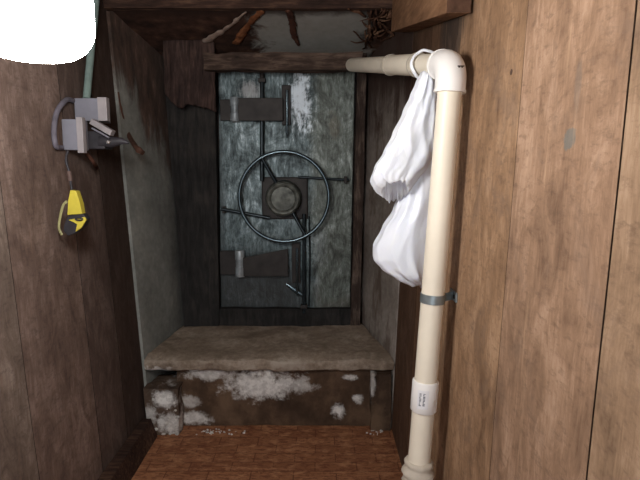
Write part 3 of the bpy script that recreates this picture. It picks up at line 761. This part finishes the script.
# ------------------------------------------------------------------ conduit, junction box and tool on the brown boards
GREEN = flat_mat('pale_green_conduit', srgb(132, 152, 146), .6, 0, .2, 20)
cp_ = [on_left(97, -24, .022), on_left(95, 10, .022), on_left(91, 50, .022), on_left(86.5, 99, .024)]
bm = bmesh.new(); tube(bm, curve_pts(cp_, 6), .0135, 16); o = obj('conduit', bm, GREEN, loc=cp_[-1], smooth=True)
tag(o, 'pale green conduit running down the brown boards into the grey box', 'conduit')
GREYB = flat_mat('grey_box_paint', srgb(132, 132, 142), .55, 0, .12, 14)
LITE = flat_mat('off_white_plastic', srgb(162, 156, 158), .5, 0, .1, 16)
BLK = flat_mat('black_plastic', srgb(52, 50, 54), .5, 0, .3, 20)
jb = thing('junction_box', 'grey electrical junction box screwed to the brown boards', 'junction box', on_left(80, 150, .02))
def pbox(name, x0, x1, y0, y1, Y, dep, mat, parent, bw=.004):
    A, B = P(x0, y1, Y), P(x1, y0, Y); bm = bmesh.new()
    box(bm, (A.x, Y, A.z), (B.x, Y + dep, B.z)); bevel(bm, bw); return obj(name, bm, mat, parent)
yA = on_left(75, 110, .004).y
bA = pbox('box_body', 75, 98, 98, 121, yA - .012, .11, GREYB, jb)
yB = on_left(63, 134, .004).y
bB = pbox('front_box', 63, 78, 119, 150, yB - .012, .075, GREYB, jb)
pbox('cover_plate', 77.5, 82, 117, 153, yB - .018, .026, LITE, jb, .0025)
pbox('switch_plate', 98, 106, 97, 121, yA - .02, .030, LITE, jb, .003)
bm = bmesh.new(); A, B = P(90, 121, yA - .05), P(111, 133, yA - .07); ax = (B - A).normalized(); up = Vector((0, 1, 0)).cross(ax).normalized(); s_ = .010; dd = Vector((0, .035, 0))
hexa(bm, [A - up * s_, B - up * s_, B - up * s_ + dd, A - up * s_ + dd], [A + up * s_, B + up * s_, B + up * s_ + dd, A + up * s_ + dd]); bevel(bm, .003)
obj('plug_bar', bm, LITE, jb)
bm = bmesh.new(); A, B = P(92, 127, yA - .052), P(109, 136.5, yA - .072); A += Vector((0, -.001, -.004)); B += Vector((0, -.001, -.004))
tube(bm, [A, B], .003, 8); obj('rib', bm, GREYB, jb, smooth=True)
pbox('clamp_body', 84, 104, 131, 149, yA - .04, .075, BLK, jb, .005)
bm = bmesh.new(); tube(bm, [P(100, 141, yA - .03), P(112, 142, yA - .035), P(122, 141, yA - .035), P(129, 143, yA - .035)], [.022, .020, .012, .004], 14, flat=.8); obj('clamp_jaw', bm, BLK, jb, smooth=True)
bm = bmesh.new(); q = P(108, 142, yA - .058); lathe(bm, [(.007, 0), (.007, .004), (.004, .007), (0, .0075)], axis_mat(q + Vector((0, .004, 0)), (0, -1, 0)), 14); obj('screw', bm, flat_mat('bright_screw', srgb(225, 225, 225), .2, .8, .05), jb, smooth=True)
bm = bmesh.new(); q = [P(83, 148, yA - .02), P(89, 156, yA - .02), P(94, 163, yA - .01), on_left(97, 168, .01)]
tube(bm, curve_pts(q, 5), .007, 10); obj('cable_tail', bm, RUSTBR, jb, smooth=True)
bm = bmesh.new(); q = [P(74, 101, yA), on_left(66, 100, .014), on_left(57, 112, .012), on_left(54, 130, .012), on_left(56, 146, .012), P(63, 148, yB)]
tube(bm, curve_pts(q, 6), .0085, 12); obj('cable_loop', bm, flat_mat('grey_cable', srgb(112, 108, 118), .6), jb, smooth=True)
# rusty bent rod past the box
q = [on_left(117, 92, .008), on_left(121, 112, .012), on_left(128, 134, .02), P(136, 147, 2.28), P(143, 153, 2.26)]
bm = bmesh.new(); tube(bm, curve_pts(q, 6), [.008] * 12 + [.010] * 8 + [.012] * 5, 12, jitter=.4); o = obj('rusty_rod', bm, flat_mat('rust', srgb(92, 64, 52), .8, 0, .35, 30), loc=q[0], smooth=True)
tag(o, 'bent rusty brown rod beside the grey junction box', 'rod')
# yellow and black tool
YT = on_left(62, 236, .03).y - .01
tool = thing('hanging_tool', 'small yellow and black tool hanging on a dark cord below the junction box', 'tool', P(72, 236, YT))
YEL = flat_mat('yellow_plastic', srgb(208, 192, 70), .45, 0, .12, 18, .4)
def slab2(name, pts, Y, dep, mat, parent, bw=.003):
    bm = bmesh.new(); f_ = [bm.verts.new(P(x, y, Y)) for x, y in pts]; b__ = [bm.verts.new(P(x, y, Y) + Vector((0, dep, 0))) for x, y in pts]
    bm.faces.new(f_[::-1]); bm.faces.new(b__)
    for i in range(len(pts)): j = (i + 1) % len(pts); bm.faces.new([f_[i], f_[j], b__[j], b__[i]])
    bevel(bm, bw); return obj(name, bm, mat, parent)
slab2('handle', [(70, 190), (76, 191), (80, 204), (82, 214), (67, 215), (68, 202)], YT - .012, .028, YEL, tool)
slab2('body', [(67, 217), (74, 213), (83, 214), (87, 219), (83, 227), (76, 233), (68, 236), (63, 231), (64, 224)], YT - .006, .03, BLK, tool)
slab2('yellow_panel', [(68, 220), (84, 217), (86, 220), (81, 228), (75, 232), (78, 224)], YT - .013, .010, YEL, tool, .002)
bm = bmesh.new(); q = [P(79, 219, YT - .0185) + Vector((.011 * math.cos(2 * math.pi * k / 20), 0, .004 * math.sin(2 * math.pi * k / 20))) for k in range(20)]
tube(bm, q, .0022, 8, closed=True); obj('guard_ring', bm, BLK, tool, smooth=True)
bm = bmesh.new(); q = curve_pts([P(67, 201, YT), P(63, 206, YT), P(60, 218, YT), P(59, 228, YT), P(62, 235, YT)], 6)
tube(bm, q, .0042, 10, flat=.6); obj('clip', bm, flat_mat('grey_yellow_clip', srgb(160, 156, 110), .5), tool, smooth=True)
bm = bmesh.new(); q = curve_pts([P(68, 150.5, YT), P(66, 160, YT), P(69, 172, YT), P(72, 191, YT)], 6)
tube(bm, q, .0040, 10); obj('cord', bm, BLK, tool, smooth=True)
bm = bmesh.new(); tube(bm, [P(69, 171, YT), P(70.5, 181, YT)], .0075, 12); obj('cord_grip', bm, flat_mat('brown_grip', srgb(96, 78, 72), .6), tool, smooth=True)

# ------------------------------------------------------------------ light and colour
w = bpy.data.worlds.new('world'); scene.world = w; w.use_nodes = True
w.node_tree.nodes['Background'].inputs[0].default_value = (.86, .92, 1.0, 1); w.node_tree.nodes['Background'].inputs[1].default_value = 1.5
scene.view_settings.view_transform = 'Standard'; scene.view_settings.look = 'None'
scene.view_settings.gamma = 1; scene.view_settings.exposure = 0.78; scene.view_settings.use_curve_mapping = False
scene.cycles.use_denoising = True
